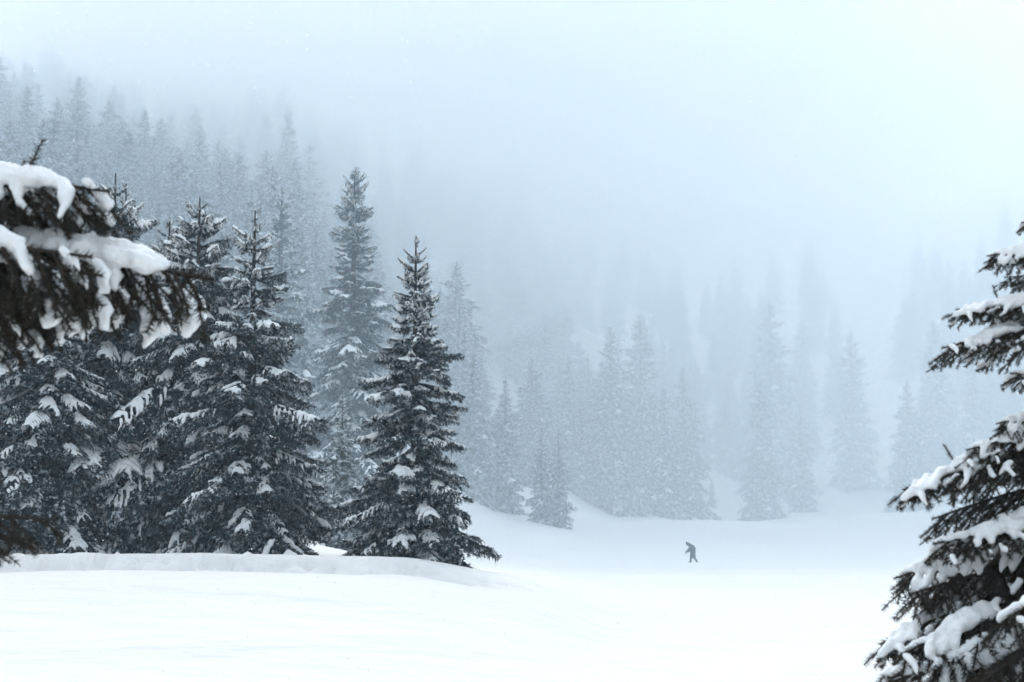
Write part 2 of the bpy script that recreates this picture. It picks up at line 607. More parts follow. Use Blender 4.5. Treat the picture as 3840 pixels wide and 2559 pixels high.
def grow_spruce(seed, H, Rb, detail, nwhorl, per, snow, bias=0.0, low=0.0, leader=0.05, droop=1.0, gap=0.0, power=0.9, thick=1.0):
    """returns trunk, crown and snow arrays, base at the origin.
    snow: chance of a load; bias: more snow towards -X; low: height of the lowest branches (fraction)"""
    rng = np.random.default_rng(seed)
    cv, cf, sv, sf, nc, ns = [], [], [], [], 0, 0
    lev = []
    for k in range(nwhorl):
        t = (k + 0.6) / nwhorl                        # 0 top .. 1 bottom
        lev.append((leader + (1 - leader - low) * t, per + int(rng.integers(-1, 2)), 1.0))
        lev.append((leader + (1 - leader - low) * (t + 0.45 / nwhorl), max(2, per // 2), 0.72))
    # leader prongs
    lev += [(leader * 0.45, 3, 0.5), (leader * 0.8, 4, 0.7)]
    for t, n, sc in lev:
        a0 = rng.random() * 6.28
        side_len = 1 + 0.15 * rng.normal()
        for q in range(n):
            az = a0 + q * 2 * math.pi / n + rng.normal() * 0.25
            if gap and rng.random() < gap: continue
            L = (0.05 * Rb + 0.95 * Rb * t ** power) * sc * side_len * (0.78 + 0.4 * rng.random())
            if L < 0.02 * Rb: continue
            tt = min(1, t * 1.05)
            a = np.interp(tt, [0, 0.12, 0.35, 0.7, 1], [1.0, 0.55, 0.10, -0.12, -0.22]) + rng.normal() * 0.07
            d = np.interp(tt, [0, 0.2, 0.5, 1], [0.0, 0.22, 0.42, 0.48]) * droop
            u = np.interp(tt, [0, 0.3, 1], [0.05, 0.14, 0.22])
            z0 = H * (1 - t) + rng.normal() * 0.012 * H
            fol, loads = SPRAYS[detail][int(rng.integers(4))]
            flip = -1 if rng.random() < 0.5 else 1
            roll = rng.normal() * 0.25
            loaded = rng.random() < snow * (1 - bias * math.cos(az)) * np.interp(tt, [0, 0.15, 1], [1.1, 1.15, 0.92])
            which = int(rng.integers(8, 13)) if (L > 0.45 * Rb and rng.random() < 0.7) else int(rng.integers(8))

            def place(v, th=1.0):
                s = v[:, 0]
                y = v[:, 1] * flip * (0.85 + 0.3 * side_len)
                zl = v[:, 2] * th
                cz, sz = math.cos(roll), math.sin(roll)
                y2, z2 = y * cz - zl * sz, y * sz + zl * cz
                z = a * s - d * s ** 2 + u * np.clip(s, 0, 1.1) ** 4 - 0.22 * droop * np.abs(y) + z2
                sx = s * (1 - 0.10 * abs(a) - 0.08 * d)
                ca, sa = math.cos(az), math.sin(az)
                return np.stack([(sx * ca - y2 * sa) * L, (sx * sa + y2 * ca) * L, z0 + z * L], 1)
            if np.isnan(L): continue
            v = place(fol[0]); cv.append(v); cf.append(fol[1] + nc); nc += len(v)
            if loaded:
                for w_ in (which, 8 + (which + 3) % 5, 8 + (which + 1) % 5)[:1 + (detail == 1 and rng.random() < 0.85) + (detail == 1 and rng.random() < 0.75)]:
                    v = place(loads[w_][0], thick * float(np.clip(0.45 * Rb / L, 1.0, 2.0))); sv.append(v); sf.append(loads[w_][1] + ns); ns += len(v)
    # trunk: tapered, slightly crooked
    k, m = 9, 16
    hs = np.linspace(-0.03, 1, m) * H
    r = 0.018 * H * (1 - np.linspace(0, 1, m)) ** 0.9 + 0.0035 * H * 0.5
    ang = np.arange(k) * 2 * np.pi / k
    wob = 0.004 * H * np.stack([np.sin(hs / H * 7 + seed), np.cos(hs / H * 5 + seed)], 1) * (1 - hs / H)[:, None]
    tv = np.stack([wob[:, 0:1] + r[:, None] * np.cos(ang), wob[:, 1:2] + r[:, None] * np.sin(ang), np.repeat(hs[:, None], k, 1)], -1).reshape(-1, 3)
    i = np.arange(m - 1)[:, None] * k + np.arange(k)[None]
    i2 = np.arange(m - 1)[:, None] * k + (np.arange(k)[None] + 1) % k
    tf = np.stack([i, i2, i2 + k, i + k], -1).reshape(-1, 4)
    return (tv, tf), (np.concatenate(cv), np.concatenate(cf)), (np.concatenate(sv), np.concatenate(sf))


KITS = {}


def kit(key, mat, **kw):
    t, c, s = grow_spruce(**kw)
    KITS[key] = (mesh_from('trunk', *t, M_bark, True), mesh_from('crown', *c, mat), mesh_from('snow_load', *s, M_snow, True), kw['H'])


def plant(key, name, label, x, y, h, rz, group=None, z=None, wide=1.0, sink=0.0):
    tr, cr, sn, H0 = KITS[key]
    s = h / H0
    r = empty(name, (x, y, (gz(x, y) if z is None else z) - sink), rz)
    r.scale = (s * wide, s * wide, s)
    tag(r, label, 'tree', group)
    obj('trunk', tr, r); tag(obj('crown', cr, r), kind='stuff'); tag(obj('snow_load', sn, r), kind='stuff')
    return r


def plant_px(key, label, px, top_py, depth, rz, name='spruce_tree', group=None, wide=1.0, sink=0.0):
    x = (px - 1920) / FPX * depth
    top = P(px, top_py, depth)
    z = gz(x, depth) - sink
    return plant(key, name, label, top.x, depth, top.z - z, rz, group, z, wide)


# near trees: five different crowns
kit('n_a', M_near, seed=11, H=6.0, Rb=1.62, detail=1, nwhorl=22, per=8, snow=0.95, bias=0.25, leader=0.045, droop=0.8, gap=0.05, power=0.95, thick=1.6)
kit('n_b', M_near, seed=12, H=6.5, Rb=1.85, detail=1, nwhorl=17, per=7, snow=0.8, bias=0.3, leader=0.085, droop=0.95, gap=0.08, power=0.8, thick=1.5)
kit('n_c', M_near, seed=13, H=6.8, Rb=2.45, detail=1, nwhorl=18, per=7, snow=0.85, bias=0.25, leader=0.08, droop=1.5, gap=0.06, power=0.85, thick=1.5)
kit('n_d', M_near, seed=14, H=7.0, Rb=2.35, detail=1, nwhorl=19, per=7, snow=0.85, bias=0.25, leader=0.075, droop=1.4, gap=0.05, power=0.8, thick=1.5)

GN = 'dark spruces standing behind the snow bank'
plant_px('n_a', 'slim dark spruce standing alone at the right end of the snow bank', 1560, 885, 21.6, 0.0, group=GN, sink=0.06, wide=0.95)
plant_px('n_b', 'dark spruce with long open branch tiers, left of the slim lone spruce', 957, 790, 23, 0.4, group=GN)
plant_px('n_c', 'broad drooping dark spruce with a bare spike top, second from the snow bank gap', 750, 735, 24.3, 1.0, group=GN)
plant_px('n_d', 'broad dark spruce with the taller of two twin tops', 434, 650, 24.6, 2.1, group=GN)
plant_px('n_b', 'narrow dark spruce with the lower of two twin tops', 474, 690, 25.4, 3.4, group=GN, wide=0.75)
plant_px('n_a', 'thin dark spruce top squeezed between two broad dark spruces', 637, 815, 26.5, 2.6, group=GN, wide=1.1)
plant_px('n_c', 'dark spruce cut by the left edge of the picture', -20, 560, 24.5, 4.0, group=GN)
plant_px('n_d', 'shaded dark spruce low down at the far left behind the hanging twigs', 200, 960, 23, 5.0, group=GN, wide=1.15)

# mid-distance trees
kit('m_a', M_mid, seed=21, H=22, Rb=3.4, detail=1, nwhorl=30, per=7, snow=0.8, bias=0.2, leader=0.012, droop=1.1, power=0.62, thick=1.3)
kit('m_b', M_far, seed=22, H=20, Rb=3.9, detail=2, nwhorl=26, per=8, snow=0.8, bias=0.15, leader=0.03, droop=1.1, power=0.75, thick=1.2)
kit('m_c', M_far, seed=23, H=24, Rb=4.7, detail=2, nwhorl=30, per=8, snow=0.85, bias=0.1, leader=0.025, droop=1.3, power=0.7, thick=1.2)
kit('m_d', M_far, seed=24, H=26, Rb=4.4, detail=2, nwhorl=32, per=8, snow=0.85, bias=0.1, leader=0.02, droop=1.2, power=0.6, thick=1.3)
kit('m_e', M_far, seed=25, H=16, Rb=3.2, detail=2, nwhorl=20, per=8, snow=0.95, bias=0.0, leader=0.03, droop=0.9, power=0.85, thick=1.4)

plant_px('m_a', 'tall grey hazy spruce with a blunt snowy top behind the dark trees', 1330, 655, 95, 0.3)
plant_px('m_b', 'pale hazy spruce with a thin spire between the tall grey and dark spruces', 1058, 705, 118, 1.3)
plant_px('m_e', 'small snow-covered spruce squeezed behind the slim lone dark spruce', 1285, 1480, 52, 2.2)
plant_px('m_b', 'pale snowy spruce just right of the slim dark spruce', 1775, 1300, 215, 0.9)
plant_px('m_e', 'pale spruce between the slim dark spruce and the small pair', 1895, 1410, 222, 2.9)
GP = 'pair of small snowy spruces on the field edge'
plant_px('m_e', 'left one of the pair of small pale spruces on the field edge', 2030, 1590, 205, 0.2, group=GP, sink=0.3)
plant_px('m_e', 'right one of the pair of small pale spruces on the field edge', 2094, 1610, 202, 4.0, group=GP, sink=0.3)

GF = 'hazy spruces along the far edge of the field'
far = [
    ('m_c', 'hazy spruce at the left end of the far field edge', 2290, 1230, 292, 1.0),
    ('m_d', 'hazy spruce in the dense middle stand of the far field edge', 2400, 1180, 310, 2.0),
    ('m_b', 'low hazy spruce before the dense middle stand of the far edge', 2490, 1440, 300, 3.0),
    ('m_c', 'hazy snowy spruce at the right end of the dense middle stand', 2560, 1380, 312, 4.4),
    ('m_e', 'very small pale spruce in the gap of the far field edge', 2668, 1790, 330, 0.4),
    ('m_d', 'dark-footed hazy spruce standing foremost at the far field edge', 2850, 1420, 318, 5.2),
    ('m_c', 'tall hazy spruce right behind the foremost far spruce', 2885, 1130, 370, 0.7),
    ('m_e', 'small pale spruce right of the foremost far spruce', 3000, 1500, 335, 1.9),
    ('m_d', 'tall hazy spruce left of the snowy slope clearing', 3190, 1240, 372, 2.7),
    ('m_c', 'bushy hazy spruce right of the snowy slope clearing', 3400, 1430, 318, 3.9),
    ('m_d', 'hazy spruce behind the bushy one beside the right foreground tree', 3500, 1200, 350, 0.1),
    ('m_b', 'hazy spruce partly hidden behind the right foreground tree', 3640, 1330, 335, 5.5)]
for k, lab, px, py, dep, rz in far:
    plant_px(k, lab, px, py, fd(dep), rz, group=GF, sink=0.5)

# hillside forest: individuals first, the faded rest as one mass
rng = np.random.default_rng(77)
spots = []
cand = []
for dep in np.geomspace(100, 720, 94):
    for px in np.arange(-500, 4400, 60):
        cand.append((px + rng.normal() * 40, dep * (1 + 0.02 * rng.normal())))
rng.shuffle(cand)
cell = {}
for px, dep in cand:
    x = (px - 1920) / FPX * dep
    # where trees grow: forest edge by direction
    edge = np.interp(px, [-500, 0, 700, 1200, 1600, 2000, 2250, 2700, 2780, 3080, 3280, 3360, 3500, 4400],
                     [95, 102, 115, 150, 215, 250, 300, 335, 345, 400, 470, 400, 345, 330])
    if dep < fd(float(edge)): continue
    # the cloud-side slopes carry only a thin belt of trees above the field; the forest thickens to the left
    if dep > fd(float(edge)) + float(np.interp(px, [600, 1100, 1600, 2200, 3000, 4400], [900, 560, 330, 190, 150, 190])) * (0.55 + 0.9 * rng.random()): continue
    if 3140 < px < 3390 and dep > 480: continue
    if 3225 < px < 3345 and dep < 550: continue                       # open snowy strip on the slope
    if px > 1350 and float(vnoise(np.array([x / 28.0]), np.array([dep / 28.0]), 88)[0]) < -0.10 + 0.06 * rng.normal(): continue      # gaps
    sp = 6.6 if dep < 260 else 8.5
    key = (int(x // 12), int(dep // 12))
    ok = True
    for i in (-1, 0, 1):
        for j in (-1, 0, 1):
            for (a, b_) in cell.get((key[0] + i, key[1] + j), ()):
                if (a - x) ** 2 + (b_ - dep) ** 2 < sp * sp: ok = False
    if not ok: continue
    cell.setdefault(key, []).append((x, dep))
    spots.append((dep, px, x))
spots.sort()
inview = [s for s in spots if -150 < s[1] < 3990]
def hill_label(px, dep):
    if px < 1700:
        if dep < 175: return ('hazy snow-dusted spruce in the lowest rows of the left hillside forest', 'spruces at the foot of the left hillside')
        if dep < 270: return ('paler snow-dusted spruce halfway up the crowded left hillside', 'spruces halfway up the left hillside')
        return ('faint spruce high on the left hillside, half lost in mist', 'spruces high on the left hillside')
    if px < 2250: return ('pale misty spruce on the slope behind the pair of small spruces', 'spruces on the slope behind the small pair')
    if px < 2780: return ('faint misty spruce behind the dense middle stand across the field', 'spruces behind the middle stand')
    return ('very faint spruce on the misty slope at the right of the field', 'spruces on the right misty slope')


single = set()
nl = nr = 0
for s in inview:
    if s[1] < 1700 and nl < 170: single.add(s); nl += 1
    elif s[1] >= 1700 and nr < 120: single.add(s); nr += 1
mass = []
for s in spots:
    dep, px, x = s
    h = (18 + 14 * rng.random()) * (1 + 0.2 * (rng.random() < 0.12))
    if px < 900: h *= 0.85
    z = gz(x, dep) - 0.5
    if s in single:
        g = hill_label(px, dep)
        tr_ = plant(['m_b', 'm_c', 'm_d', 'm_c', 'm_e'][int(rng.integers(5))], 'spruce_tree', g[0], x, dep, h, rng.random() * 6.28, g[1], z, 0.85 + 0.55 * rng.random())
        tr_.rotation_euler = (rng.normal() * 0.035, rng.normal() * 0.035, tr_.rotation_euler[2])
    else:
        mass.append((x, dep, z, h / 24, rng.random() * 6.28))
mass = np.array(mass)
print('spots', len(spots), 'in view', len(inview), 'single', len(single), 'mass', len(mass))
me = mesh_from('far_forest', mass[:, :3], np.zeros((0, 3), int), None)
at = me.attributes.new('size', 'FLOAT', 'POINT'); at.data.foreach_set('value', mass[:, 3].astype(np.float32))
at = me.attributes.new('turn', 'FLOAT', 'POINT'); at.data.foreach_set('value', mass[:, 4].astype(np.float32))
fo = obj('far_forest', me)
tag(fo, 'faint mass of snowy spruce forest fading out high on the slopes', 'forest', kind='stuff')
proto = next(o for o in bpy.data.objects if o.type == 'MESH' and o.data == KITS['m_c'][1])
proto_s = next(o for o in proto.parent.children if o.data == KITS['m_c'][2])
ng = bpy.data.node_groups.new('forest_scatter', 'GeometryNodeTree')
ng.interface.new_socket('Geometry', in_out='INPUT', socket_type='NodeSocketGeometry')
ng.interface.new_socket('Geometry', in_out='OUTPUT', socket_type='NodeSocketGeometry')
gi = ng.nodes.new('NodeGroupInput'); go = ng.nodes.new('NodeGroupOutput')
jn = ng.nodes.new('GeometryNodeJoinGeometry')
for src in (proto, proto_s):
    oi = ng.nodes.new('GeometryNodeObjectInfo'); oi.inputs['Object'].default_value = src
    oi.inputs['As Instance'].default_value = True
    ng.links.new(oi.outputs['Geometry'], jn.inputs[0])
g2i = ng.nodes.new('GeometryNodeGeometryToInstance')
ng.links.new(jn.outputs[0], g2i.inputs[0])
iop = ng.nodes.new('GeometryNodeInstanceOnPoints')
ng.links.new(gi.outputs[0], iop.inputs['Points'])
ng.links.new(g2i.outputs[0], iop.inputs['Instance'])
a1 = ng.nodes.new('GeometryNodeInputNamedAttribute'); a1.data_type = 'FLOAT'; a1.inputs['Name'].default_value = 'size'
a2 = ng.nodes.new('GeometryNodeInputNamedAttribute'); a2.data_type = 'FLOAT'; a2.inputs['Name'].default_value = 'turn'
cx = ng.nodes.new('ShaderNodeCombineXYZ')
ng.links.new(a2.outputs['Attribute'], cx.inputs['Z'])
ng.links.new(a1.outputs['Attribute'], iop.inputs['Scale'])
ng.links.new(cx.outputs[0], iop.inputs['Rotation'])
ng.links.new(iop.outputs[0], go.inputs[0])
md = fo.modifiers.new('scatter', 'NODES'); md.node_group = ng


# ------------------------------------------------------------------ foreground branches, needle by needle
def fg_branch(seed, L=1.0, sag=0.25, hang=0.15, snow=1.0, tongues=0, tipup=0.1, topsnow=1.0, s0=0.12, sparse=1.0, s1=0.84, twl=1.0):
    rng = np.random.default_rng(seed)
    S = np.linspace(0, 1, 15)
    axis = np.stack([L * S, 0.02 * np.sin(S * 5 + seed), L * (0.05 * S - sag * S ** 2 + tipup * S ** 4)], 1)
    lines_ = [(axis, 0)]
    n = int(L * 19 * sparse)
    for k in range(n):
        for side in (-1, 1):
            t = 0.10 + 0.86 * (k + 0.5 * (side > 0) + 0.35 * rng.random()) / n
            if t > 0.965: continue
            i = t * 14; i0 = int(i); base = axis[i0] + (axis[min(i0 + 1, 14)] - axis[i0]) * (i - i0)
            tg = axis[min(i0 + 1, 14)] - axis[i0]; tg = tg / np.linalg.norm(tg)
            ln = twl * L * (0.34 * sparse * (1 - t) ** 0.8 + 0.085) * (0.7 + 0.5 * rng.random())
            d = tg * 0.75 + np.array([0, side * (0.85 - 0.45 * hang), 0]) + np.array([0, 0, -hang * (0.7 + 0.5 * rng.random()) + 0.05 * rng.normal()])
            pts = [base]
            for q in range(5):
                d = d / np.linalg.norm(d) + np.array([0, 0, -0.06 - 0.16 * hang])
                d = d / np.linalg.norm(d)
                pts.append(pts[-1] + d * ln / 5)
            pts = np.array(pts)
            lines_.append((pts, 1))
            ns = int(ln / 0.045)
            for q in range(ns):
                u = (q + 0.6 + 0.3 * rng.random()) / (ns + 0.6)
                f = u * 5; j = min(int(f), 4)
                bp = pts[j] + (pts[j + 1] - pts[j]) * (f - j)
                dd = pts[j + 1] - pts[j]; dd = dd / np.linalg.norm(dd)
                sdv = np.cross(dd, [0, 0, 1.0]); sdv /= np.linalg.norm(sdv) + 1e-6
                d2 = dd * 0.85 + sdv * (0.75 if q % 2 else -0.75) + np.array([0, 0, -0.1 - 0.4 * hang + 0.12 * rng.normal()])
                d2 /= np.linalg.norm(d2)
                l2 = (0.035 + 0.085 * (1 - u)) * (0.7 + 0.6 * rng.random())
                mid = bp + d2 * l2 * 0.5
                end = mid + (d2 + np.array([0, 0, -0.12])) * l2 * 0.5
                lines_.append((np.array([bp, mid, end]), 2))
    # a few upright shoots standing out of the snow
    for k in range(int(3 * L + 1)):
        t = 0.25 + 0.6 * rng.random()
        bp = axis[int(t * 14)]
        d = np.array([0.5, 0.3 * rng.normal(), 0.9]); d /= np.linalg.norm(d)
        lines_.append((np.array([bp, bp + d * 0.05, bp + d * 0.10]), 2))
    segs = np.concatenate([np.stack([p[:-1], p[1:]], 1) for p, _ in lines_])
    rad = np.concatenate([np.stack([np.linspace(*{0: (0.011 * L, 0.003), 1: (0.0042, 0.0022), 2: (0.0022, 0.0018)}[k], len(p))[:-1],
                                    np.linspace(*{0: (0.011 * L, 0.003), 1: (0.0042, 0.0022), 2: (0.0022, 0.0018)}[k], len(p))[1:]], 1) for p, k in lines_])
    V1, F1 = needles_on(segs, 0.0010, 0.0175, 0.0027, 1, rng, 1.0)
    wood = tubes(segs, rad, 4)
    pts, rr = [], []
    ph = rng.random() * 6.28
    gate = lambda s, o: 0.5 + 0.5 * math.sin(s * 9 + o)
    for s in np.arange(s0, s1, 0.012):
        i = s * 14; i0 = int(i); q = axis[i0] + (axis[i0 + 1] - axis[i0]) * (i - i0)
        r = topsnow * (0.030 + 0.014 * gate(s, ph) + 0.006 * rng.random()) * min(1, (s1 + 0.04 - s) / 0.1) * min(1, (s - s0 + 0.06) / 0.1)
        if r < 0.008: continue
        pts.append(q + [0, 0, r * 0.7]); rr.append(r)
        if topsnow > 0.71:
            for sy in (-1, 1):
                pts.append(q + [0, sy * r * 1.1, r * 0.15]); rr.append(r * (0.55 + 0.35 * rng.random()))
    for p, k in lines_:
        if k == 0: continue
        if k == 2 and (rng.random() > 0.45 * snow * (1 - hang) or p[-1][2] > p[0][2] + 0.02): continue
        if k == 1 and rng.random() > 0.9 * snow * (1 - 0.8 * hang): continue
        if p[0][0] < s0 * L: continue
        ln = np.linalg.norm(p[-1] - p[0])
        e = 0.60 + 0.2 * rng.random()
        for u in np.arange(0, e, 0.011 / max(ln, 0.02)):
            f = u * (len(p) - 1); j = min(int(f), len(p) - 2); q = p[j] + (p[j + 1] - p[j]) * (f - j)
            r = {1: 0.0185, 2: 0.0125}[k] * (1 - 0.45 * min(1, hang)) * (0.75 + 0.4 * gate(q[0] / L * 2.3 + q[1] * 6, ph) + 0.25 * rng.random()) * min(1, (e - u) * 5 + 0.45)
            pts.append(q + [0, 0, r * 0.8]); rr.append(r)
    for k in range(tongues):                       # frozen snow curtains slumped between the hanging twigs
        s = 0.36 + 0.58 * (k + 0.5 * rng.random()) / tongues
        q = axis[int(s * 14)] + np.array([0.03, 0.03 + 0.10 * rng.random(), -0.03])
        ln = 0.06 + 0.09 * rng.random()
        wdt = 0.008 + 0.009 * rng.random()
        bend = rng.normal() * 0.4
        for u in np.arange(0, 1, 0.035):
            w = wdt * (0.8 + 0.4 * math.sin(u * 3.0) + 0.5 * (rng.random() - 0.5)) * (1.0 if u < 0.75 else 1 - (u - 0.75) * 2.8)
            for off in (-0.6, 0.6):
                pts.append(q + np.array([0.035 * math.sin(u * 2.4 + bend) + off * w, 0.02 * rng.random(), -u * ln])); rr.append(max(w * 0.8, 0.006))
    sv, sf = remesh(np.array(pts), np.array(rr), 0.0065, 2, 0.9, 2)
    # wind-softened lumps on the snow skin
    sv = sv + 0.011 * np.stack([vnoise(sv[:, 1] * 22, sv[:, 2] * 22, 4), vnoise(sv[:, 0] * 22, sv[:, 2] * 22, 5), vnoise(sv[:, 0] * 22, sv[:, 1] * 22, 6)], 1)
    sv = sv + 0.007 * np.stack([vnoise(sv[:, 1] * 60, sv[:, 2] * 60, 1), vnoise(sv[:, 0] * 60, sv[:, 2] * 60, 2), vnoise(sv[:, 0] * 60, sv[:, 1] * 60, 3)], 1)
    return (mesh_from('branch_wood', *wood, M_bark, True), mesh_from('needles', V1, F1, M_fg), mesh_from('snow_load', sv, sf, M_snow, True))


def add_branch(tree, var, loc, az, pitch, s=1.0, roll=0.0, snowy=True, label=None):
    b_ = obj('branch', var[0], tree)
    b_.location = loc
    b_.rotation_euler = (Matrix.Rotation(az, 3, 'Z') @ Matrix.Rotation(-pitch, 3, 'Y') @ Matrix.Rotation(roll, 3, 'X')).to_euler()
    b_.scale = (s, s, s)
    tag(obj('needles', var[1], b_), kind='stuff')
    if snowy: tag(obj('snow_load', var[2], b_), kind='stuff')
    if label: b_['label'] = label
    return b_


def fg_trunk(H, r0, seed):
    k, m = 12, 24
    hs = np.linspace(-0.15, H, m)
    r = r0 * (1 - np.clip(hs / H, 0, 1)) ** 0.85 + 0.004
    ang = np.arange(k) * 2 * np.pi / k
    v = np.stack([r[:, None] * np.cos(ang) * (1 + 0.08 * np.sin(hs * 23)[:, None]), r[:, None] * np.sin(ang), np.repeat(hs[:, None], k, 1)], -1).reshape(-1, 3)
    i = np.arange(m - 1)[:, None] * k + np.arange(k)[None]
    i2 = np.arange(m - 1)[:, None] * k + (np.arange(k)[None] + 1) % k
    return mesh_from('trunk', v, np.stack([i, i2, i2 + k, i + k], -1).reshape(-1, 4), M_bark, True)


# right foreground tree
RV = [fg_branch(300 + k, 1.0, sag=0.20 + 0.05 * k, hang=0.26 + 0.06 * (k % 3), snow=0.85 - 0.1 * (k % 2), topsnow=0.85, tipup=0.06, s0=0.50 + 0.04 * k) for k in range(5)]
RI = [fg_branch(320 + k, 1.0, sag=0.28, hang=0.55, snow=0.4, tipup=0.05, topsnow=0.7, s0=0.5) for k in range(3)]
RT = Vector((2.45, 5.3, 0)); RT.z = gz(RT.x, RT.y)
rt = empty('spruce_tree', RT)
tag(rt, 'foreground spruce cut by the right edge, near-black twigs under thick snow', 'tree')
obj('trunk', fg_trunk(3.45, 0.06, 1), rt)
rng = np.random.default_rng(5)


def aim(px, py, depth, zroot, tree, var, roll=0.0, snowy=True):
    """a branch from the trunk whose tip points at a seen spot"""
    tip = P(px, py, depth) - tree.location
    root = Vector((0, 0, zroot))
    d = tip - root
    az = math.atan2(d.y, d.x)
    # the local tip of the sagging branch
    m = var[0]
    tl = TIPS[m.name]
    L = d.length / math.hypot(*tl)
    pitch = math.asin(max(-1, min(1, d.z / d.length))) - math.atan2(tl[1], tl[0])
    return add_branch(tree, var, root, az, pitch, L, roll, snowy)


TIPS = {}
for k, v in enumerate(RV):
    TIPS[v[0].name] = (1.0, 0.05 - (0.20 + 0.05 * k) + 0.06)
# silhouette branches, top to bottom: (tip px, tip py, depth, root height)
for i, (px, py, dep, zr) in enumerate([
        (3834, 835, 5.25, 2.80), (3715, 960, 5.2, 2.66), (3770, 1040, 5.35, 2.50),
        (3578, 1165, 5.2, 2.36), (3505, 1320, 5.2, 2.30), (3790, 1400, 5.1, 2.10),
        (3745, 1590, 5.2, 2.05), (3640, 1690, 5.15, 1.95), (3375, 1840, 5.2, 1.92), (3470, 1960, 5.3, 1.75),
        (3500, 2040, 5.1, 1.66), (3370, 2180, 5.2, 1.66), (3440, 2235, 5.1, 1.50),
        (3275, 2420, 5.2, 1.50), (3330, 2470, 5.0, 1.36), (3350, 2555, 4.9, 1.28), (3290, 2640, 5.2, 1.15),
        (3560, 2640, 4.75, 1.15), (3700, 2560, 4.6, 1.25), (3780, 2330, 4.55, 1.45)]):
    aim(px, py, dep, zr, rt, RV[i % 5], roll=rng.normal() * 0.15, snowy=i not in (2, 9, 12, 17, 18))
# the rest of the whorls round the trunk
for k in range(15):
    z = 0.35 + 3.0 * (k + 0.5) / 15
    for q in range(7):
        az = rng.random() * 0.5 + q * 2 * math.pi / 7 + k * 0.7
        # keep the open silhouette towards the field
        L = 1.22 * (1 - z / 3.5) ** 0.8 + 0.08
        ca = math.cos(az)
        if ca < -0.75: L *= 0.72
        elif ca < -0.2: L *= 0.85
        add_branch(rt, RI[int(rng.integers(3))], (0, 0, z), az, 0.15 + 0.25 * z / 3.5 - 0.2 * rng.random(), L * (0.85 + 0.25 * rng.random()), rng.normal() * 0.2, rng.random() < 0.3)
add_branch(rt, RV[0], (0, 0, 3.2), 0, R(88), 0.35, 0, False)
for k in range(16):                                   # bare dark twigs on the shaded side towards the camera
    z = 0.9 + 1.9 * (k + 0.5) / 16
    add_branch(rt, RI[k % 3], (0, 0, z), R(196 + 64 * rng.random()), 0.05 + 0.15 * rng.random(), (1.22 * (1 - z / 3.5) ** 0.8 + 0.08) * 0.86, rng.normal() * 0.25, False)

# left foreground tree
LV = [fg_branch(400, 1.0, sag=0.20, hang=0.75, snow=0.6, tongues=16, tipup=0.02, topsnow=0.72, s1=0.91, twl=0.7),
      fg_branch(401, 1.0, sag=0.16, hang=0.45, snow=0.8, tongues=0, tipup=0.02, topsnow=0.72, s1=0.9, twl=0.85),
      fg_branch(402, 1.0, sag=0.22, hang=0.85, snow=0.5, tongues=7, tipup=0.02, topsnow=0.65, twl=0.75),
      fg_branch(403, 1.0, sag=0.10, hang=0.25, snow=0.35, tongues=0, tipup=0.05, topsnow=0.35),
      fg_branch(404, 1.0, sag=0.10, hang=0.30, snow=0.1, tongues=0, tipup=0.03, topsnow=0.3, sparse=0.45)]
for v, sg, tu in zip(LV, (0.20, 0.16, 0.22, 0.10, 0.10), (0.02, 0.02, 0.02, 0.05, 0.03)):
    TIPS[v[0].name] = (1.0, 0.05 - sg + tu)
LT = Vector((-2.15, 3.75, 0)); LT.z = gz(LT.x, LT.y)
lt = empty('spruce_tree', LT)
tag(lt, 'foreground spruce reaching in from the left edge, blurred drooping snowy branch', 'tree')
obj('trunk', fg_trunk(3.9, 0.08, 2), lt)
for px, py, dep, zr, v, roll in [
        (792, 1048, 3.55, 2.34, 0, 0.0), (412, 718, 3.5, 2.50, 1, 0.1), (330, 745, 3.7, 2.42, 1, -0.2),
        (520, 1010, 3.8, 2.30, 2, 0.1), (250, 1160, 3.6, 2.14, 2, 0.0), (420, 1050, 3.4, 2.24, 2, -0.1),
        (120, 1220, 3.45, 2.10, 2, 0.1), (330, 960, 3.3, 2.26, 2, 0.2),
        (203, 1948, 3.5, 1.64, 4, 0.0), (110, 2030, 3.6, 1.60, 4, 0.2)]:
    aim(px, py, dep, zr, lt, LV[v], roll=roll)
rng = np.random.default_rng(6)
for k in range(14):
    z = 0.5 + 3.3 * (k + 0.5) / 14
    for q in range(6):
        az = rng.random() * 0.5 + q * 2 * math.pi / 6 + k * 0.8
        L = 1.25 * (1 - z / 4.0) ** 0.7 + 0.08
        if math.cos(az) > 0.1: L *= 0.60
        add_branch(lt, LV[(1, 2, 3, 1)[int(rng.integers(4))]], (0, 0, z), az, 0.25 * z / 3.5 - 0.25 * rng.random(), L * (0.85 + 0.25 * rng.random()), rng.normal() * 0.2, rng.random() < 0.7)


# ------------------------------------------------------------------ the walker
def skinned(name, verts, edges, root, mat, sub=2):
    me = bpy.data.meshes.new(name)
    me.from_pydata([v[:3] for v in verts], edges, [])
    bm = bmesh.new(); bm.from_mesh(me)
    lay = bm.verts.layers.skin.verify()
    bm.verts.ensure_lookup_table()
    for i, v in enumerate(verts):
        bm.verts[i][lay].radius = (v[3], v[4] if len(v) > 4 else v[3])
        bm.verts[i][lay].use_root = (i == root)
    bm.to_mesh(me); bm.free()
    o = bpy.data.objects.new(name, me)
    COL.objects.link(o)
    m = o.modifiers.new('skin', 'SKIN'); m.use_smooth_shade = True
    s = o.modifiers.new('sub', 'SUBSURF'); s.levels = sub; s.render_levels = sub
    ev = o.evaluated_get(bpy.context.evaluated_depsgraph_get())
    m2 = bpy.data.meshes.new_from_object(ev)
    m2.name = name
    bpy.data.objects.remove(o)
    m2.materials.clear(); m2.materials.append(mat)
    return m2


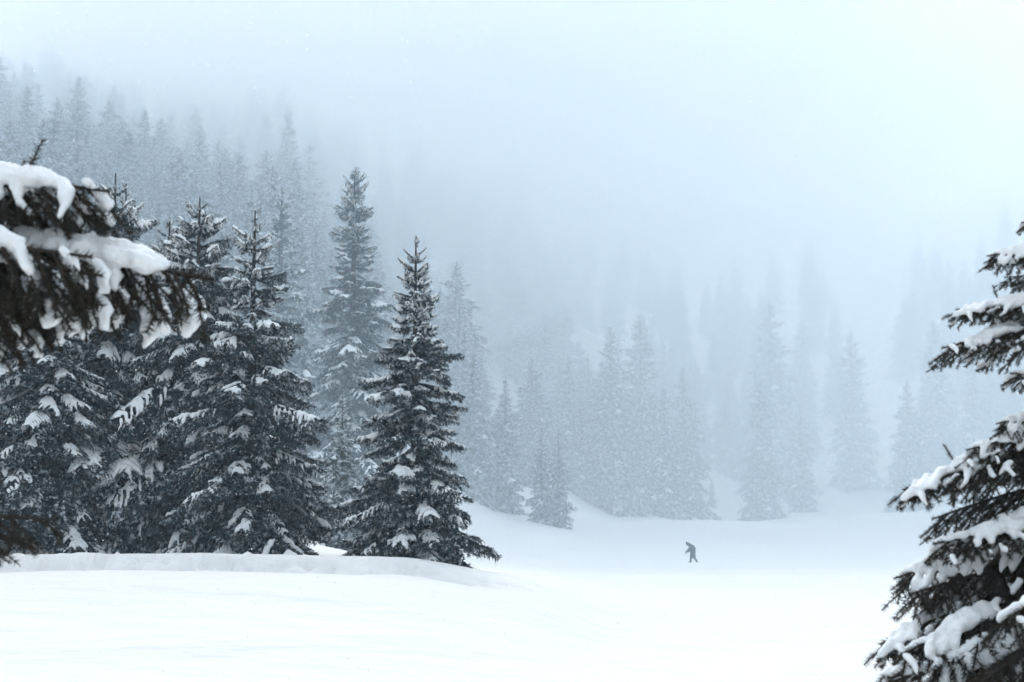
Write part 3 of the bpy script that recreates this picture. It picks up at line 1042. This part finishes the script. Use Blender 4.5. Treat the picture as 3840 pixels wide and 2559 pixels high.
wp = P(2592, 2100, 118)
WX, WY = wp.x, 118
walker = empty('person', (WX, WY, gz(WX, WY)))
walker.scale = (1.12, 1.12, 1.0)
tag(walker, 'lone hunched person in dark hooded coat trudging left across the snow field', 'person')
# facing -X; z up, metres
bv = [(0.10, 0, 0.86, 0.15, 0.13), (0.13, 0, 1.05, 0.15, 0.13), (0.10, 0, 1.24, 0.17, 0.14), (0.00, 0, 1.38, 0.13, 0.11), (-0.12, 0, 1.46, 0.065),
      (-0.22, 0, 1.53, 0.085), (-0.26, 0, 1.62, 0.105), (-0.25, 0, 1.69, 0.085),
      # legs: front (8-12), rear (13-17)
      (0.07, -0.09, 0.80, 0.115), (-0.02, -0.10, 0.46, 0.095), (-0.06, -0.10, 0.12, 0.075), (-0.09, -0.10, 0.04, 0.05), (-0.20, -0.10, 0.03, 0.04),
      (0.14, 0.09, 0.80, 0.115), (0.20, 0.10, 0.45, 0.095), (0.38, 0.10, 0.19, 0.075), (0.44, 0.10, 0.10, 0.05), (0.34, 0.10, 0.03, 0.04),
      # arms: near (18-21), far (22-25)
      (-0.03, -0.19, 1.33, 0.075), (-0.20, -0.24, 1.08, 0.058), (-0.40, -0.20, 0.87, 0.042), (-0.46, -0.19, 0.81, 0.038),
      (0.02, 0.19, 1.33, 0.075), (-0.08, 0.25, 1.05, 0.058), (-0.22, 0.22, 0.86, 0.042), (-0.27, 0.21, 0.79, 0.038)]
be = [(0, 1), (1, 2), (2, 3), (3, 4), (4, 5), (5, 6), (6, 7), (0, 8), (8, 9), (9, 10), (10, 11), (11, 12), (0, 13), (13, 14), (14, 15), (15, 16), (16, 17),
      (3, 18), (18, 19), (19, 20), (20, 21), (3, 22), (22, 23), (23, 24), (24, 25)]
# five fingers on each hand, nose on the face
for hb, dx in ((21, -1), (25, -1)):
    h = bv[hb]
    for q in range(5):
        if q < 4:
            y = h[1] + (q - 1.5) * 0.02
            L = (0.07, 0.08, 0.075, 0.06)[q]
            a = len(bv); bv.append((h[0] - 0.035, y, h[2] - 0.03, 0.010)); bv.append((h[0] - 0.035 - L * 0.5, y, h[2] - 0.03 - L * 0.6, 0.009)); bv.append((h[0] - 0.03 - L * 0.5, y, h[2] - 0.04 - L * 1.0, 0.008))
        else:
            y = h[1] + 0.04
            a = len(bv); bv.append((h[0] - 0.01, y, h[2] - 0.01, 0.011)); bv.append((h[0] - 0.03, y + 0.015, h[2] - 0.04, 0.010)); bv.append((h[0] - 0.05, y + 0.015, h[2] - 0.06, 0.009))
        be += [(hb, a), (a, a + 1), (a + 1, a + 2)]
a = len(bv); bv.append((-0.355, 0, 1.60, 0.016)); be.append((6, a))
obj('body', skinned('body', bv, be, 0, M_cloth2), walker)


def loft(rings, mat, name, k=20):
    """rings: (cx, cy, z, rx, ry, tilt)"""
    V = []
    an = np.arange(k) * 2 * np.pi / k
    for cx_, cy_, z, rx, ry, tl in rings:
        w = 1 + 0.05 * np.sin(an * 5 + z * 9)
        V.append(np.stack([cx_ + rx * np.cos(an) * w, cy_ + ry * np.sin(an) * w, z + tl * np.cos(an)], 1))
    m = len(rings)
    V = np.concatenate(V)
    i = np.arange(m - 1)[:, None] * k + np.arange(k)[None]
    i2 = np.arange(m - 1)[:, None] * k + (np.arange(k)[None] + 1) % k
    return mesh_from(name, V, np.stack([i, i2, i2 + k, i + k], -1).reshape(-1, 4), mat, True)


coat = obj('coat', loft([(0.14, 0, 0.42, 0.205, 0.21, 0.0), (0.13, 0, 0.60, 0.20, 0.215, 0), (0.13, 0, 0.80, 0.195, 0.21, 0), (0.13, 0, 1.00, 0.20, 0.21, 0), (0.11, 0, 1.18, 0.225, 0.235, 0.02),
                         (0.07, 0, 1.30, 0.215, 0.24, 0.03), (0.02, 0, 1.40, 0.17, 0.20, 0.05), (-0.06, 0, 1.46, 0.11, 0.13, 0.06), (-0.10, 0, 1.50, 0.07, 0.08, 0.05)], M_cloth, 'coat'), walker)
for side, pts in ((-1, [(-0.02, 1.36, 0.11), (-0.12, 1.22, 0.10), (-0.22, 1.07, 0.088), (-0.32, 0.96, 0.075), (-0.40, 0.88, 0.062)]),
                  (1, [(0.02, 1.36, 0.11), (-0.02, 1.20, 0.10), (-0.08, 1.05, 0.088), (-0.15, 0.95, 0.075), (-0.21, 0.87, 0.062)])):
    sl = skinned('sleeve', [(x, side * (0.17 + 0.05 * math.sin(i * 0.8)), z, r) for i, (x, z, r) in enumerate(pts)], [(i, i + 1) for i in range(4)], 0, M_cloth)
    obj('sleeve', sl, coat)
hood = obj('hood', skinned('hood', [(-0.03, 0, 1.43, 0.13), (-0.15, 0, 1.50, 0.15), (-0.27, 0, 1.57, 0.155), (-0.28, 0, 1.66, 0.13), (-0.245, 0, 1.725, 0.085)], [(0, 1), (1, 2), (2, 3), (3, 4)], 0, M_cloth), walker)
for y, x0, z0, x1, z1 in ((-0.10, -0.06, 0.14, -0.10, 0.05), (0.10, 0.37, 0.22, 0.45, 0.10)):
    f = (x1 - 0.14, z1 - 0.01) if y < 0 else (x1 + 0.05, z1 - 0.05)
    bt = skinned('boot', [(x0, y, z0 + 0.10, 0.075), (x0, y, z0, 0.07), (x1, y, z1, 0.065), (f[0], y, f[1], 0.05)], [(0, 1), (1, 2), (2, 3)], 0, M_cloth2)
    obj('boot', bt, walker)

# ------------------------------------------------------------------ falling snow
rng = np.random.default_rng(9)
n = 34000
dep = 5.0 + 20 * rng.random(n) ** 0.6
px = rng.uniform(-1200, 5000, n)
pz = rng.uniform(-0.12, 0.42, n) * dep + EYE
dep[:24] = rng.uniform(0.8, 1.7, 24)
fx = (px - 1920) / FPX * dep
ok = pz > terrain(fx, dep) + 0.15
fx, dep, pz = fx[ok], dep[ok], pz[ok]
n = len(fx)
size = 0.0020 + 0.0030 * rng.random(n) ** 3
size = size * np.clip(dep / 9, 0.35, 1.25)
nr = rng.normal(size=(n, 3)); nr /= np.linalg.norm(nr, axis=1)[:, None]
e1 = np.cross(nr, rng.normal(size=(n, 3))); e1 /= np.linalg.norm(e1, axis=1)[:, None]
e2 = np.cross(nr, e1)
an = np.arange(6) * math.pi / 3
jit = 0.75 + 0.5 * rng.random((n, 6, 1))
Vf = np.stack([fx, dep, pz], 1)[:, None, :] + (e1[:, None] * np.cos(an)[None, :, None] + e2[:, None] * np.sin(an)[None, :, None]) * size[:, None, None] * jit
hexf = np.array([[0, 1, 2], [0, 2, 3], [0, 3, 4], [0, 4, 5]])
Ff = (hexf[None] + (np.arange(n) * 6)[:, None, None]).reshape(-1, 3)
fl = obj('falling_snow', mesh_from('falling_snow', Vf.reshape(-1, 3), Ff, M_flake))
tag(fl, 'fine snowflakes drifting down through the air', 'snowflakes', kind='stuff')
